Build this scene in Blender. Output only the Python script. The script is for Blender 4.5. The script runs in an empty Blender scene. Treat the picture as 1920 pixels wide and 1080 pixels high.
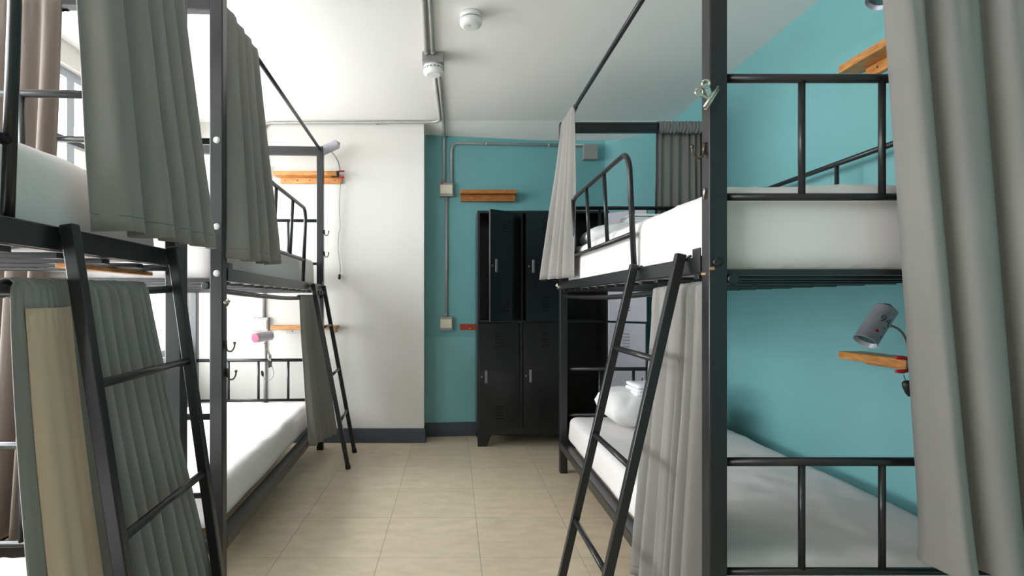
import bpy, bmesh, math, random
from mathutils import Vector, Matrix, noise
PI = math.pi
SC = bpy.context.scene
COL = SC.collection

# ------------------------------------------------------------------ camera, world, light, exposure
EYE = 1.14          # camera height (m)
FPX = 1020.0        # focal length in pixels of the 1920 px wide frame
VX, VY = 851.0, 566.0   # vanishing point of the aisle
cam_d = bpy.data.cameras.new('camera')
cam_d.sensor_fit = 'HORIZONTAL'
cam_d.sensor_width = 36.0
cam_d.lens = 36.0 * FPX / 1920.0
cam_d.shift_x = (960 - VX) / 1920.0
cam_d.shift_y = (VY - 540) / 1920.0
cam_d.clip_start = 0.02
cam = bpy.data.objects.new('camera', cam_d)
cam.location = (0, 0, EYE)
cam.rotation_euler = (PI / 2, 0, 0)
COL.objects.link(cam)
SC.camera = cam

world = bpy.data.worlds.new('overcast_sky')
SC.world = world
world.use_nodes = True
bgn = world.node_tree.nodes['Background']
bgn.inputs['Color'].default_value = (0.97, 0.985, 1.0, 1)
bgn.inputs['Strength'].default_value = 18.8

SC.view_settings.view_transform = 'Standard'
SC.view_settings.look = 'None'
SC.view_settings.gamma = 1.0
SC.view_settings.use_curve_mapping = False
SC.view_settings.exposure = 0.0
try:
    SC.cycles.max_bounces = 12
    SC.cycles.diffuse_bounces = 8
    SC.cycles.transparent_max_bounces = 12
    SC.cycles.sample_clamp_indirect = 8.0
    SC.cycles.use_denoising = True
except Exception:
    pass

WL = -2.17          # left wall (window wall) inner face
WR = 1.767          # right wall inner face
REAR = -2.7         # wall behind the camera
WIN = (-1.2, 4.22, 0.72, 2.47)    # window opening along the left wall: y0, y1, z0, z1

def portal(name, loc, rot, sx, sy):
    l = bpy.data.lights.new(name, 'AREA')
    l.shape = 'RECTANGLE'; l.size = sx; l.size_y = sy
    l.cycles.is_portal = True
    o = bpy.data.objects.new(name, l)
    o.location = loc; o.rotation_euler = rot
    COL.objects.link(o)
portal('window_daylight', (WL - 0.12, (WIN[0] + WIN[1]) / 2, (WIN[2] + WIN[3]) / 2), (0, -PI / 2, 0), WIN[3] - WIN[2], WIN[1] - WIN[0])

# ------------------------------------------------------------------ helpers
def px(x, y, d):
    """world point at depth d seen at photo pixel x, y"""
    return Vector(((x - VX) * d / FPX, d, EYE + (VY - y) * d / FPX))

def lin(c):
    return tuple(((v / 255.0) / 12.92 if v <= 10 else (((v / 255.0) + 0.055) / 1.055) ** 2.4) for v in c)

def material(name, col, rough=0.6, metal=0.0, spec=0.5, bump=0.0, bscale=60.0, var=0.0, vscale=4.0, bdist=0.01, stretch=(1, 1, 1), transl=0.0, coat=0.0):
    m = bpy.data.materials.new(name)
    m.use_nodes = True
    nt = m.node_tree
    b = nt.nodes['Principled BSDF']
    b.inputs['Base Color'].default_value = (*col, 1)
    b.inputs['Roughness'].default_value = rough
    b.inputs['Metallic'].default_value = metal
    b.inputs['Specular IOR Level'].default_value = spec
    b.inputs['Coat Weight'].default_value = coat
    tc = nt.nodes.new('ShaderNodeTexCoord')
    mp = nt.nodes.new('ShaderNodeMapping')
    mp.inputs['Scale'].default_value = stretch
    nt.links.new(tc.outputs['Object'], mp.inputs['Vector'])
    if var > 0:
        n = nt.nodes.new('ShaderNodeTexNoise')
        n.inputs['Scale'].default_value = vscale
        n.inputs['Detail'].default_value = 6
        nt.links.new(mp.outputs[0], n.inputs['Vector'])
        r = nt.nodes.new('ShaderNodeValToRGB')
        r.color_ramp.elements[0].position = 0.3
        r.color_ramp.elements[1].position = 0.7
        r.color_ramp.elements[0].color = (*[max(0, c * (1 - var)) for c in col], 1)
        r.color_ramp.elements[1].color = (*[min(1, c * (1 + var)) for c in col], 1)
        nt.links.new(n.outputs['Fac'], r.inputs[0])
        nt.links.new(r.outputs[0], b.inputs['Base Color'])
    if bump > 0:
        n2 = nt.nodes.new('ShaderNodeTexNoise')
        n2.inputs['Scale'].default_value = bscale
        n2.inputs['Detail'].default_value = 4
        nt.links.new(mp.outputs[0], n2.inputs['Vector'])
        bp = nt.nodes.new('ShaderNodeBump')
        bp.inputs['Strength'].default_value = bump
        bp.inputs['Distance'].default_value = bdist
        nt.links.new(n2.outputs['Fac'], bp.inputs['Height'])
        nt.links.new(bp.outputs[0], b.inputs['Normal'])
    if transl > 0:
        t = nt.nodes.new('ShaderNodeBsdfTranslucent')
        t.inputs['Color'].default_value = (*col, 1)
        mx = nt.nodes.new('ShaderNodeMixShader')
        mx.inputs[0].default_value = transl
        out = nt.nodes['Material Output']
        nt.links.new(b.outputs[0], mx.inputs[1])
        nt.links.new(t.outputs[0], mx.inputs[2])
        nt.links.new(mx.outputs[0], out.inputs['Surface'])
    return m

def wood_material(name, c1, c2):
    m = bpy.data.materials.new(name)
    m.use_nodes = True
    nt = m.node_tree
    b = nt.nodes['Principled BSDF']
    b.inputs['Roughness'].default_value = 0.45
    tc = nt.nodes.new('ShaderNodeTexCoord')
    mp = nt.nodes.new('ShaderNodeMapping')
    mp.inputs['Scale'].default_value = (14, 14, 60)
    nt.links.new(tc.outputs['Object'], mp.inputs[0])
    n = nt.nodes.new('ShaderNodeTexNoise')
    n.inputs['Scale'].default_value = 1.0
    n.inputs['Detail'].default_value = 5
    n.inputs['Distortion'].default_value = 0.6
    nt.links.new(mp.outputs[0], n.inputs['Vector'])
    r = nt.nodes.new('ShaderNodeValToRGB')
    r.color_ramp.elements[0].position = 0.35
    r.color_ramp.elements[1].position = 0.65
    r.color_ramp.elements[0].color = (*c1, 1)
    r.color_ramp.elements[1].color = (*c2, 1)
    nt.links.new(n.outputs['Fac'], r.inputs[0])
    nt.links.new(r.outputs[0], b.inputs['Base Color'])
    return m

def floor_material():
    m = bpy.data.materials.new('beige_floor_tiles')
    m.use_nodes = True
    nt = m.node_tree
    b = nt.nodes['Principled BSDF']
    tc = nt.nodes.new('ShaderNodeTexCoord')
    mp = nt.nodes.new('ShaderNodeMapping')
    mp.inputs['Location'].default_value = (-0.1177 + 0.45 * 20, -2.424 + 0.4495 * 20, 0)
    nt.links.new(tc.outputs['Object'], mp.inputs[0])
    br = nt.nodes.new('ShaderNodeTexBrick')
    br.offset = 0.0
    br.inputs['Scale'].default_value = 1.0
    br.inputs['Brick Width'].default_value = 0.45
    br.inputs['Row Height'].default_value = 0.4495
    br.inputs['Mortar Size'].default_value = 0.0022
    br.inputs['Mortar Smooth'].default_value = 0.3
    br.inputs['Bias'].default_value = 0.0
    br.inputs['Color1'].default_value = (*lin((218, 203, 178)), 1)
    br.inputs['Color2'].default_value = (*lin((211, 196, 171)), 1)
    br.inputs['Mortar'].default_value = (*lin((176, 164, 146)), 1)
    nt.links.new(mp.outputs[0], br.inputs['Vector'])
    n = nt.nodes.new('ShaderNodeTexNoise')
    n.inputs['Scale'].default_value = 7.0
    n.inputs['Detail'].default_value = 8
    n.inputs['Roughness'].default_value = 0.65
    mp2 = nt.nodes.new('ShaderNodeMapping')
    mp2.inputs['Scale'].default_value = (1, 2.2, 1)
    nt.links.new(tc.outputs['Object'], mp2.inputs[0])
    nt.links.new(mp2.outputs[0], n.inputs['Vector'])
    r = nt.nodes.new('ShaderNodeValToRGB')
    r.color_ramp.elements[0].position = 0.32
    r.color_ramp.elements[1].position = 0.68
    r.color_ramp.elements[0].color = (0.80, 0.79, 0.76, 1)
    r.color_ramp.elements[1].color = (1.0, 1.0, 1.0, 1)
    nt.links.new(n.outputs['Fac'], r.inputs[0])
    mx = nt.nodes.new('ShaderNodeMix')
    mx.data_type = 'RGBA'; mx.blend_type = 'MULTIPLY'
    mx.inputs[0].default_value = 1.0
    nt.links.new(br.outputs['Color'], mx.inputs[6])
    nt.links.new(r.outputs[0], mx.inputs[7])
    nt.links.new(mx.outputs[2], b.inputs['Base Color'])
    b.inputs['Roughness'].default_value = 0.38
    bp = nt.nodes.new('ShaderNodeBump')
    bp.inputs['Strength'].default_value = 0.4
    bp.inputs['Distance'].default_value = 0.002
    bp.invert = True
    nt.links.new(br.outputs['Fac'], bp.inputs['Height'])
    nt.links.new(bp.outputs[0], b.inputs['Normal'])
    return m

def two_tone_wall(name, upper, lower, zsplit):
    """painted wall whose lower band is a paler coat of the same teal"""
    m = material(name, upper, 0.55, bump=0.06, bscale=35)
    nt = m.node_tree
    b = nt.nodes['Principled BSDF']
    g = nt.nodes.new('ShaderNodeNewGeometry')
    s = nt.nodes.new('ShaderNodeSeparateXYZ')
    nt.links.new(g.outputs['Position'], s.inputs[0])
    c = nt.nodes.new('ShaderNodeMath'); c.operation = 'LESS_THAN'
    c.inputs[1].default_value = zsplit
    nt.links.new(s.outputs['Z'], c.inputs[0])
    mx = nt.nodes.new('ShaderNodeMix'); mx.data_type = 'RGBA'
    nt.links.new(c.outputs[0], mx.inputs[0])
    n = nt.nodes.new('ShaderNodeTexNoise')
    n.inputs['Scale'].default_value = 1.6; n.inputs['Detail'].default_value = 5
    nt.links.new(g.outputs['Position'], n.inputs['Vector'])
    for k, col in ((6, upper), (7, lower)):
        r = nt.nodes.new('ShaderNodeValToRGB')
        r.color_ramp.elements[0].position = 0.3; r.color_ramp.elements[1].position = 0.7
        r.color_ramp.elements[0].color = (*[q * 0.94 for q in col], 1)
        r.color_ramp.elements[1].color = (*[q * 1.05 for q in col], 1)
        nt.links.new(n.outputs['Fac'], r.inputs[0])
        nt.links.new(r.outputs[0], mx.inputs[k])
    nt.links.new(mx.outputs[2], b.inputs['Base Color'])
    return m

def glass_material():
    m = bpy.data.materials.new('window_glass')
    m.use_nodes = True
    nt = m.node_tree
    nt.nodes.clear()
    out = nt.nodes.new('ShaderNodeOutputMaterial')
    t = nt.nodes.new('ShaderNodeBsdfTransparent')
    t.inputs[0].default_value = (0.96, 0.98, 0.98, 1)
    g = nt.nodes.new('ShaderNodeBsdfGlossy')
    g.inputs['Roughness'].default_value = 0.02
    f = nt.nodes.new('ShaderNodeLayerWeight'); f.inputs[0].default_value = 0.5
    pw = nt.nodes.new('ShaderNodeMath'); pw.operation = 'POWER'; pw.inputs[1].default_value = 5.0
    ml = nt.nodes.new('ShaderNodeMath'); ml.operation = 'MULTIPLY_ADD'; ml.inputs[1].default_value = 0.4; ml.inputs[2].default_value = 0.03
    nt.links.new(f.outputs['Facing'], pw.inputs[0])
    nt.links.new(pw.outputs[0], ml.inputs[0])
    mx = nt.nodes.new('ShaderNodeMixShader')
    nt.links.new(ml.outputs[0], mx.inputs[0])
    nt.links.new(t.outputs[0], mx.inputs[1])
    nt.links.new(g.outputs[0], mx.inputs[2])
    nt.links.new(mx.outputs[0], out.inputs[0])
    return m

class MB:
    def __init__(self):
        self.bm = bmesh.new()
    def hexa(self, pts):
        v = [self.bm.verts.new(p) for p in pts]
        for f in ((0, 3, 2, 1), (4, 5, 6, 7), (0, 1, 5, 4), (1, 2, 6, 5), (2, 3, 7, 6), (3, 0, 4, 7)):
            self.bm.faces.new([v[i] for i in f])
    def box(self, x0, x1, y0, y1, z0, z1):
        x0, x1 = min(x0, x1), max(x0, x1); y0, y1 = min(y0, y1), max(y0, y1); z0, z1 = min(z0, z1), max(z0, z1)
        self.hexa([(x0, y0, z0), (x1, y0, z0), (x1, y1, z0), (x0, y1, z0), (x0, y0, z1), (x1, y0, z1), (x1, y1, z1), (x0, y1, z1)])
        return self
    def bar(self, a, b, w, h, up=(0, 0, 1)):
        """rectangular bar a->b, w along side, h along up"""
        a, b = Vector(a), Vector(b)
        d = (b - a).normalized()
        up = Vector(up)
        s = d.cross(up).normalized()
        u = s.cross(d).normalized()
        s *= w / 2; u *= h / 2
        self.hexa([a - s - u, a + s - u, a + s + u, a - s + u, b - s - u, b + s - u, b + s + u, b - s + u])
        return self
    def prism(self, poly, z0, z1):
        lo = [self.bm.verts.new((x, y, z0)) for x, y in poly]
        hi = [self.bm.verts.new((x, y, z1)) for x, y in poly]
        n = len(poly)
        self.bm.faces.new(lo[::-1]); self.bm.faces.new(hi)
        for i in range(n):
            self.bm.faces.new((lo[i], lo[(i + 1) % n], hi[(i + 1) % n], hi[i]))
        return self
    def tube(self, pts, r, seg=12, caps=True, smooth=0):
        pts = [Vector(p) for p in pts]
        if smooth:
            out = []
            for i in range(len(pts) - 1):
                p0 = pts[max(i - 1, 0)]; p1 = pts[i]; p2 = pts[i + 1]; p3 = pts[min(i + 2, len(pts) - 1)]
                for k in range(smooth):
                    t = k / smooth
                    out.append(0.5 * ((2 * p1) + (p2 - p0) * t + (2 * p0 - 5 * p1 + 4 * p2 - p3) * t * t + (3 * p1 - p0 - 3 * p2 + p3) * t ** 3))
            out.append(pts[-1]); pts = out
        n = len(pts)
        tang = []
        for i in range(n):
            t = pts[min(i + 1, n - 1)] - pts[max(i - 1, 0)]
            tang.append(t.normalized())
        ref = Vector((0, 0, 1)) if abs(tang[0].z) < 0.9 else Vector((1, 0, 0))
        s = tang[0].cross(ref).normalized()
        rings = []
        rr = r if isinstance(r, (list, tuple)) else [r] * n
        for i in range(n):
            s = (s - tang[i] * s.dot(tang[i])).normalized()
            u = tang[i].cross(s)
            rings.append([self.bm.verts.new(pts[i] + rr[i] * (s * math.cos(2 * PI * k / seg) + u * math.sin(2 * PI * k / seg))) for k in range(seg)])
        for i in range(n - 1):
            for k in range(seg):
                f = self.bm.faces.new((rings[i][k], rings[i][(k + 1) % seg], rings[i + 1][(k + 1) % seg], rings[i + 1][k]))
                f.smooth = True
        if caps:
            self.bm.faces.new(rings[0][::-1]); self.bm.faces.new(rings[-1])
        return self
    def lathe(self, a, b, prof, seg=24, cap0=True, cap1=True):
        """profile [(t, r)] turned about the axis a->b"""
        a, b = Vector(a), Vector(b)
        d = (b - a)
        dn = d.normalized()
        ref = Vector((0, 0, 1)) if abs(dn.z) < 0.9 else Vector((1, 0, 0))
        s = dn.cross(ref).normalized(); u = dn.cross(s)
        rings = []
        for t, r in prof:
            c = a + d * t
            rings.append([self.bm.verts.new(c + r * (s * math.cos(2 * PI * k / seg) + u * math.sin(2 * PI * k / seg))) for k in range(seg)])
        for i in range(len(prof) - 1):
            for k in range(seg):
                f = self.bm.faces.new((rings[i][k], rings[i][(k + 1) % seg], rings[i + 1][(k + 1) % seg], rings[i + 1][k]))
                f.smooth = True
        if cap0: self.bm.faces.new(rings[0][::-1])
        if cap1: self.bm.faces.new(rings[-1])
        return self
    def grid(self, f, nu, nv, smooth=True):
        g = [[self.bm.verts.new(f(i / nu, j / nv)) for j in range(nv + 1)] for i in range(nu + 1)]
        for i in range(nu):
            for j in range(nv):
                q = self.bm.faces.new((g[i][j], g[i + 1][j], g[i + 1][j + 1], g[i][j + 1]))
                q.smooth = smooth
        return self
    def build(self, name, mat, parent=None, bevel=0.0, local=False, seg=2, keep=False):
        """link as one mesh object; world coordinates become local to the parent unless local=True"""
        if parent is not None and not local:
            off = parent['_base'] if '_base' in parent else (0, 0, 0)
            bmesh.ops.translate(self.bm, verts=self.bm.verts, vec=-Vector(off))
        bmesh.ops.recalc_face_normals(self.bm, faces=self.bm.faces)
        me = bpy.data.meshes.new(name)
        self.bm.to_mesh(me); self.bm.free()
        for mm in (mat if isinstance(mat, (list, tuple)) else [mat]):
            me.materials.append(mm)
        o = bpy.data.objects.new(name, me)
        COL.objects.link(o)
        if parent is not None:
            o.parent = parent
            if '_base' in parent: o['_base'] = parent['_base']
        if bevel:
            b = o.modifiers.new('bevel', 'BEVEL')
            b.width = bevel; b.segments = seg; b.limit_method = 'ANGLE'; b.angle_limit = 0.7
            b.harden_normals = False
        return o

def tag(o, label=None, cat=None, group=None, kind=None):
    if label: o['label'] = label
    if cat: o['category'] = cat
    if group: o['group'] = group
    if kind: o['kind'] = kind
    return o

def thing(name, label, cat, loc=(0, 0, 0), rz=0.0, group=None):
    o = bpy.data.objects.new(name, None)
    o.empty_display_size = 0.1
    COL.objects.link(o)
    o.location = loc; o.rotation_euler = (0, 0, rz)
    if rz == 0: o['_base'] = tuple(loc)
    return tag(o, label, cat, group)

def struct(name, mb, mat, parent=None, bevel=0.0):
    o = mb.build(name, mat, parent, bevel)
    if parent is None: o['kind'] = 'structure'
    return o

# ------------------------------------------------------------------ materials
M = {}
M['white_wall'] = material('white_wall_paint', lin((205, 202, 197)), 0.7, bump=0.05, bscale=30)
M['ceiling'] = material('white_ceiling_paint', lin((240, 238, 235)), 0.8)
M['teal'] = two_tone_wall('teal_wall_paint', lin((108, 166, 169)), lin((122, 178, 180)), 0.842)
M['skirting'] = material('slate_skirting_paint', lin((66, 70, 80)), 0.45)
M['floor'] = floor_material()
M['black_metal'] = material('black_powder_coated_steel', lin((34, 34, 36)), 0.3, spec=0.5, bump=0.03, bscale=220, bdist=0.002)
M['locker'] = material('black_locker_steel', lin((19, 20, 22)), 0.3, spec=0.5)
M['locker_sheen'] = material('locker_window_sheen', lin((140, 140, 148)), 0.4)  # window light reflected by the black open doors, put into the colour as grey
M['handle'] = material('dark_grey_handle_plastic', lin((105, 105, 110)), 0.4)
M['fabric'] = material('grey_curtain_fabric', lin((143, 139, 136)), 0.85, spec=0.2, bump=0.15, bscale=900, bdist=0.001, transl=0.03, var=0.04, vscale=3)
M['lining'] = material('beige_curtain_lining', lin((208, 184, 160)), 0.9, spec=0.15, bump=0.2, bscale=700, bdist=0.001, transl=0.05)
M['sheet'] = material('white_cotton_sheet', lin((225, 220, 219)), 0.85, spec=0.2, bump=0.22, bscale=9, bdist=0.012, stretch=(1, 2.4, 1))
M['pillow'] = material('white_pillowcase', lin((224, 223, 223)), 0.85, spec=0.2, bump=0.2, bscale=14, bdist=0.01)
M['towel'] = material('white_towel', lin((236, 236, 240)), 0.95, spec=0.1, bump=0.4, bscale=300, bdist=0.003)
M['wood'] = wood_material('orange_stained_pine', lin((172, 108, 48)), lin((206, 142, 76)))
M['wood_dark'] = wood_material('brown_stained_pine', lin((140, 84, 34)), lin((172, 108, 50)))
M['galv'] = material('galvanised_conduit', lin((172, 171, 168)), 0.4, metal=0.3, var=0.06, vscale=30)
M['box_grey'] = material('grey_box_steel', lin((150, 148, 146)), 0.45, metal=0.3)
M['cream'] = material('cream_plastic', lin((214, 208, 186)), 0.4)
M['white_plastic'] = material('white_plastic', lin((232, 232, 230)), 0.35)
M['light_grey'] = material('light_grey_plastic', lin((186, 186, 184)), 0.4)
M['chrome'] = material('nickel_plated_steel', lin((214, 208, 198)), 0.18, metal=1.0)
M['brass'] = material('antique_brass', lin((104, 92, 80)), 0.35, metal=0.8)
M['can'] = material('printed_aluminium_can', lin((184, 184, 194)), 0.35, metal=0.15, var=0.12, vscale=30)
M['can_white'] = material('pale_printed_can', lin((176, 172, 182)), 0.35, metal=0.15, var=0.1, vscale=30)
M['can_in'] = material('dark_can_inside', lin((60, 96, 96)), 0.5)
M['red'] = material('red_plastic', lin((196, 28, 40)), 0.4)
M['pink'] = material('pink_plastic', lin((196, 24, 74)), 0.4)
M['black'] = material('black_plastic', lin((28, 28, 31)), 0.4)
M['gooseneck'] = material('gooseneck_steel', lin((150, 140, 132)), 0.3, metal=0.8)
M['cord'] = material('grey_cord', lin((120, 120, 122)), 0.6)
M['sticker'] = material('brick_red_sticker', lin((160, 58, 30)), 0.6, var=0.08, vscale=20)
M['print'] = material('dark_print', lin((88, 88, 94)), 0.5)
M['ink'] = material('black_ink', lin((36, 36, 42)), 0.6)
M['rubber'] = material('black_rubber', lin((24, 24, 26)), 0.7)
M['chip'] = material('bare_rusty_chip', lin((176, 136, 96)), 0.6)
M['frame_alu'] = material('grey_window_frame', lin((150, 155, 160)), 0.4)
M['frame_dark'] = material('dark_window_bar', lin((44, 44, 48)), 0.4)
M['glass'] = glass_material()
M['fabric_backlit'] = material('backlit_curtain_fabric', lin((120, 110, 103)), 0.9, spec=0.1, bump=0.2, bscale=700, bdist=0.001, transl=0.03, var=0.05, vscale=3)  # curtain cloth darkened in its colour for the shade of being backlit
M['teal_plain'] = material('teal_right_wall_paint', lin((110, 165, 168)), 0.55, bump=0.06, bscale=35, var=0.05, vscale=1.6)
M['facade'] = material('beige_facade_render', lin((84, 78, 66)), 0.8, var=0.06, vscale=1)
M['orange'] = material('orange_facade_paint', lin((150, 62, 24)), 0.7)
M['street'] = material('pale_concrete', lin((185, 183, 180)), 0.9)

# ------------------------------------------------------------------ room shell
def ceil_z(y):
    return 2.60 if y < 4.38 else 2.60 - 0.055 * (y - 4.38) / 0.27
struct('floor', MB().box(WL - 0.2, WR + 0.2, REAR - 0.1, 5.0, -0.1, 0.0), M['floor'])
mb = MB()
ys = [REAR - 0.1, 3.0, 4.38, 4.70]
x0, x1 = WL - 0.2, WR + 0.2
lo = [[mb.bm.verts.new((x, y, ceil_z(y))) for x in (x0, x1)] for y in ys]
hi = [[mb.bm.verts.new((x, y, 2.8)) for x in (x0, x1)] for y in ys]
for i in range(3):
    mb.bm.faces.new((lo[i][0], lo[i][1], lo[i + 1][1], lo[i + 1][0]))
    mb.bm.faces.new((hi[i][0], hi[i + 1][0], hi[i + 1][1], hi[i][1]))
    for k in (0, 1):
        mb.bm.faces.new((lo[i][k], lo[i + 1][k], hi[i + 1][k], hi[i][k]))
mb.bm.faces.new((lo[0][0], lo[0][1], hi[0][1], hi[0][0])); mb.bm.faces.new((lo[3][0], lo[3][1], hi[3][1], hi[3][0]))
struct('ceiling', mb, M['ceiling'])
WE, WD = -0.242, 4.405                     # right end and face of the white wall
BL, BC, BR = (WE - 0.02, 4.605), (1.32, 4.75), (WR, 4.517)
struct('wall_back_left', MB().box(WL - 0.2, WE, WD, 5.0, 0, 2.75), M['white_wall'])
struct('wall_back', MB().prism([(BL[0], BL[1]), BC, (BC[0] + 0.1, 5.0), (BL[0], 5.0)], 0, 2.75), M['teal'])
struct('wall_back_right', MB().prism([BC, BR, (WR + 0.2, 4.517), (WR + 0.2, 5.0), (BC[0] + 0.1, 5.0)], 0, 2.75), M['teal'])
struct('wall_right', MB().box(WR, WR + 0.2, REAR - 0.1, 4.517, 0, 2.75), M['teal_plain'])
mb = MB()
mb.box(WL - 0.2, WL, REAR - 0.1, WD, 0, WIN[2])
mb.box(WL - 0.2, WL, REAR - 0.1, WD, WIN[3], 2.75)
mb.box(WL - 0.2, WL, REAR - 0.1, WIN[0], WIN[2], WIN[3])
mb.box(WL - 0.2, WL, WIN[1], WD, WIN[2], WIN[3])
struct('wall_left', mb, M['white_wall'])
mb = MB().box(WL, WR, REAR - 0.2, REAR, 0, 2.75)
struct('wall_front', mb, M['white_wall'])
# skirtings
struct('baseboard_back_left', MB().box(WL, WE + 0.012, WD - 0.012, WD, 0, 0.117).box(WE, WE + 0.012, WD, BL[1], 0, 0.117), M['skirting'], bevel=0.002)
nb = Vector((BC[0] - BL[0], BC[1] - BL[1])).normalized(); nn = Vector((nb.y, -nb.x)) * 0.012
struct('baseboard_back', MB().prism([(BL[0] + 0.03, BL[1]), BC, (BC[0] + nn.x, BC[1] + nn.y), (BL[0] + 0.03 + nn.x, BL[1] + nn.y)], 0, 0.117), M['skirting'])
struct('baseboard_right', MB().box(WR - 0.012, WR, REAR, 4.51, 0, 0.117), M['skirting'])
struct('baseboard_left', MB().box(WL, WL + 0.012, REAR, WD - 0.012, 0, 0.075), M['skirting'])
# window on the left wall
def window(name, axis, a0, a1, z0, z1, pos, depth, n):
    """glazed opening; axis 'y' = in the left wall, 'x' = in the rear wall"""
    def bx(mb, u0, u1, w0, w1, zz0, zz1):
        if axis == 'y': mb.box(w0, w1, u0, u1, zz0, zz1)
        else: mb.box(u0, u1, w0, w1, zz0, zz1)
    w0, w1 = pos - depth, pos
    root = bpy.data.objects.new(name, None); COL.objects.link(root); root['kind'] = 'structure'
    f = MB()
    bx(f, a0, a1, w0, w1, z0, z0 + 0.05); bx(f, a0, a1, w0, w1, z1 - 0.05, z1)
    for k in range(n + 1):
        c = a0 + (a1 - a0) * k / n
        u0, u1 = max(a0, c - 0.03), min(a1, c + 0.03)
        bx(f, u0, u1, w0, w1, z0 + 0.05, z1 - 0.05)
    f.build('window_frame', M['frame_alu'], root, local=True)
    t = MB(); bx(t, a0 + 0.03, a1 - 0.03, w0 + 0.012, w1 + 0.004, 2.05, 2.08) if z1 > 2.4 else bx(t, a0 + 0.03, a1 - 0.03, w0 + 0.012, w1 + 0.004, 1.0, 1.03)
    t.build('transom', M['frame_dark'], root, local=True)
    for k in range(n):
        c0, c1 = a0 + (a1 - a0) * k / n + 0.03, a0 + (a1 - a0) * (k + 1) / n - 0.03
        g = MB(); bx(g, c0, c1, w0 + 0.02, w0 + 0.026, z0 + 0.05, z1 - 0.05)
        g.build('pane', M['glass'], root, local=True)
    return root
window('window_1', 'y', WIN[0], WIN[1], WIN[2], WIN[3], WL - 0.04, 0.05, 5)

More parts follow.
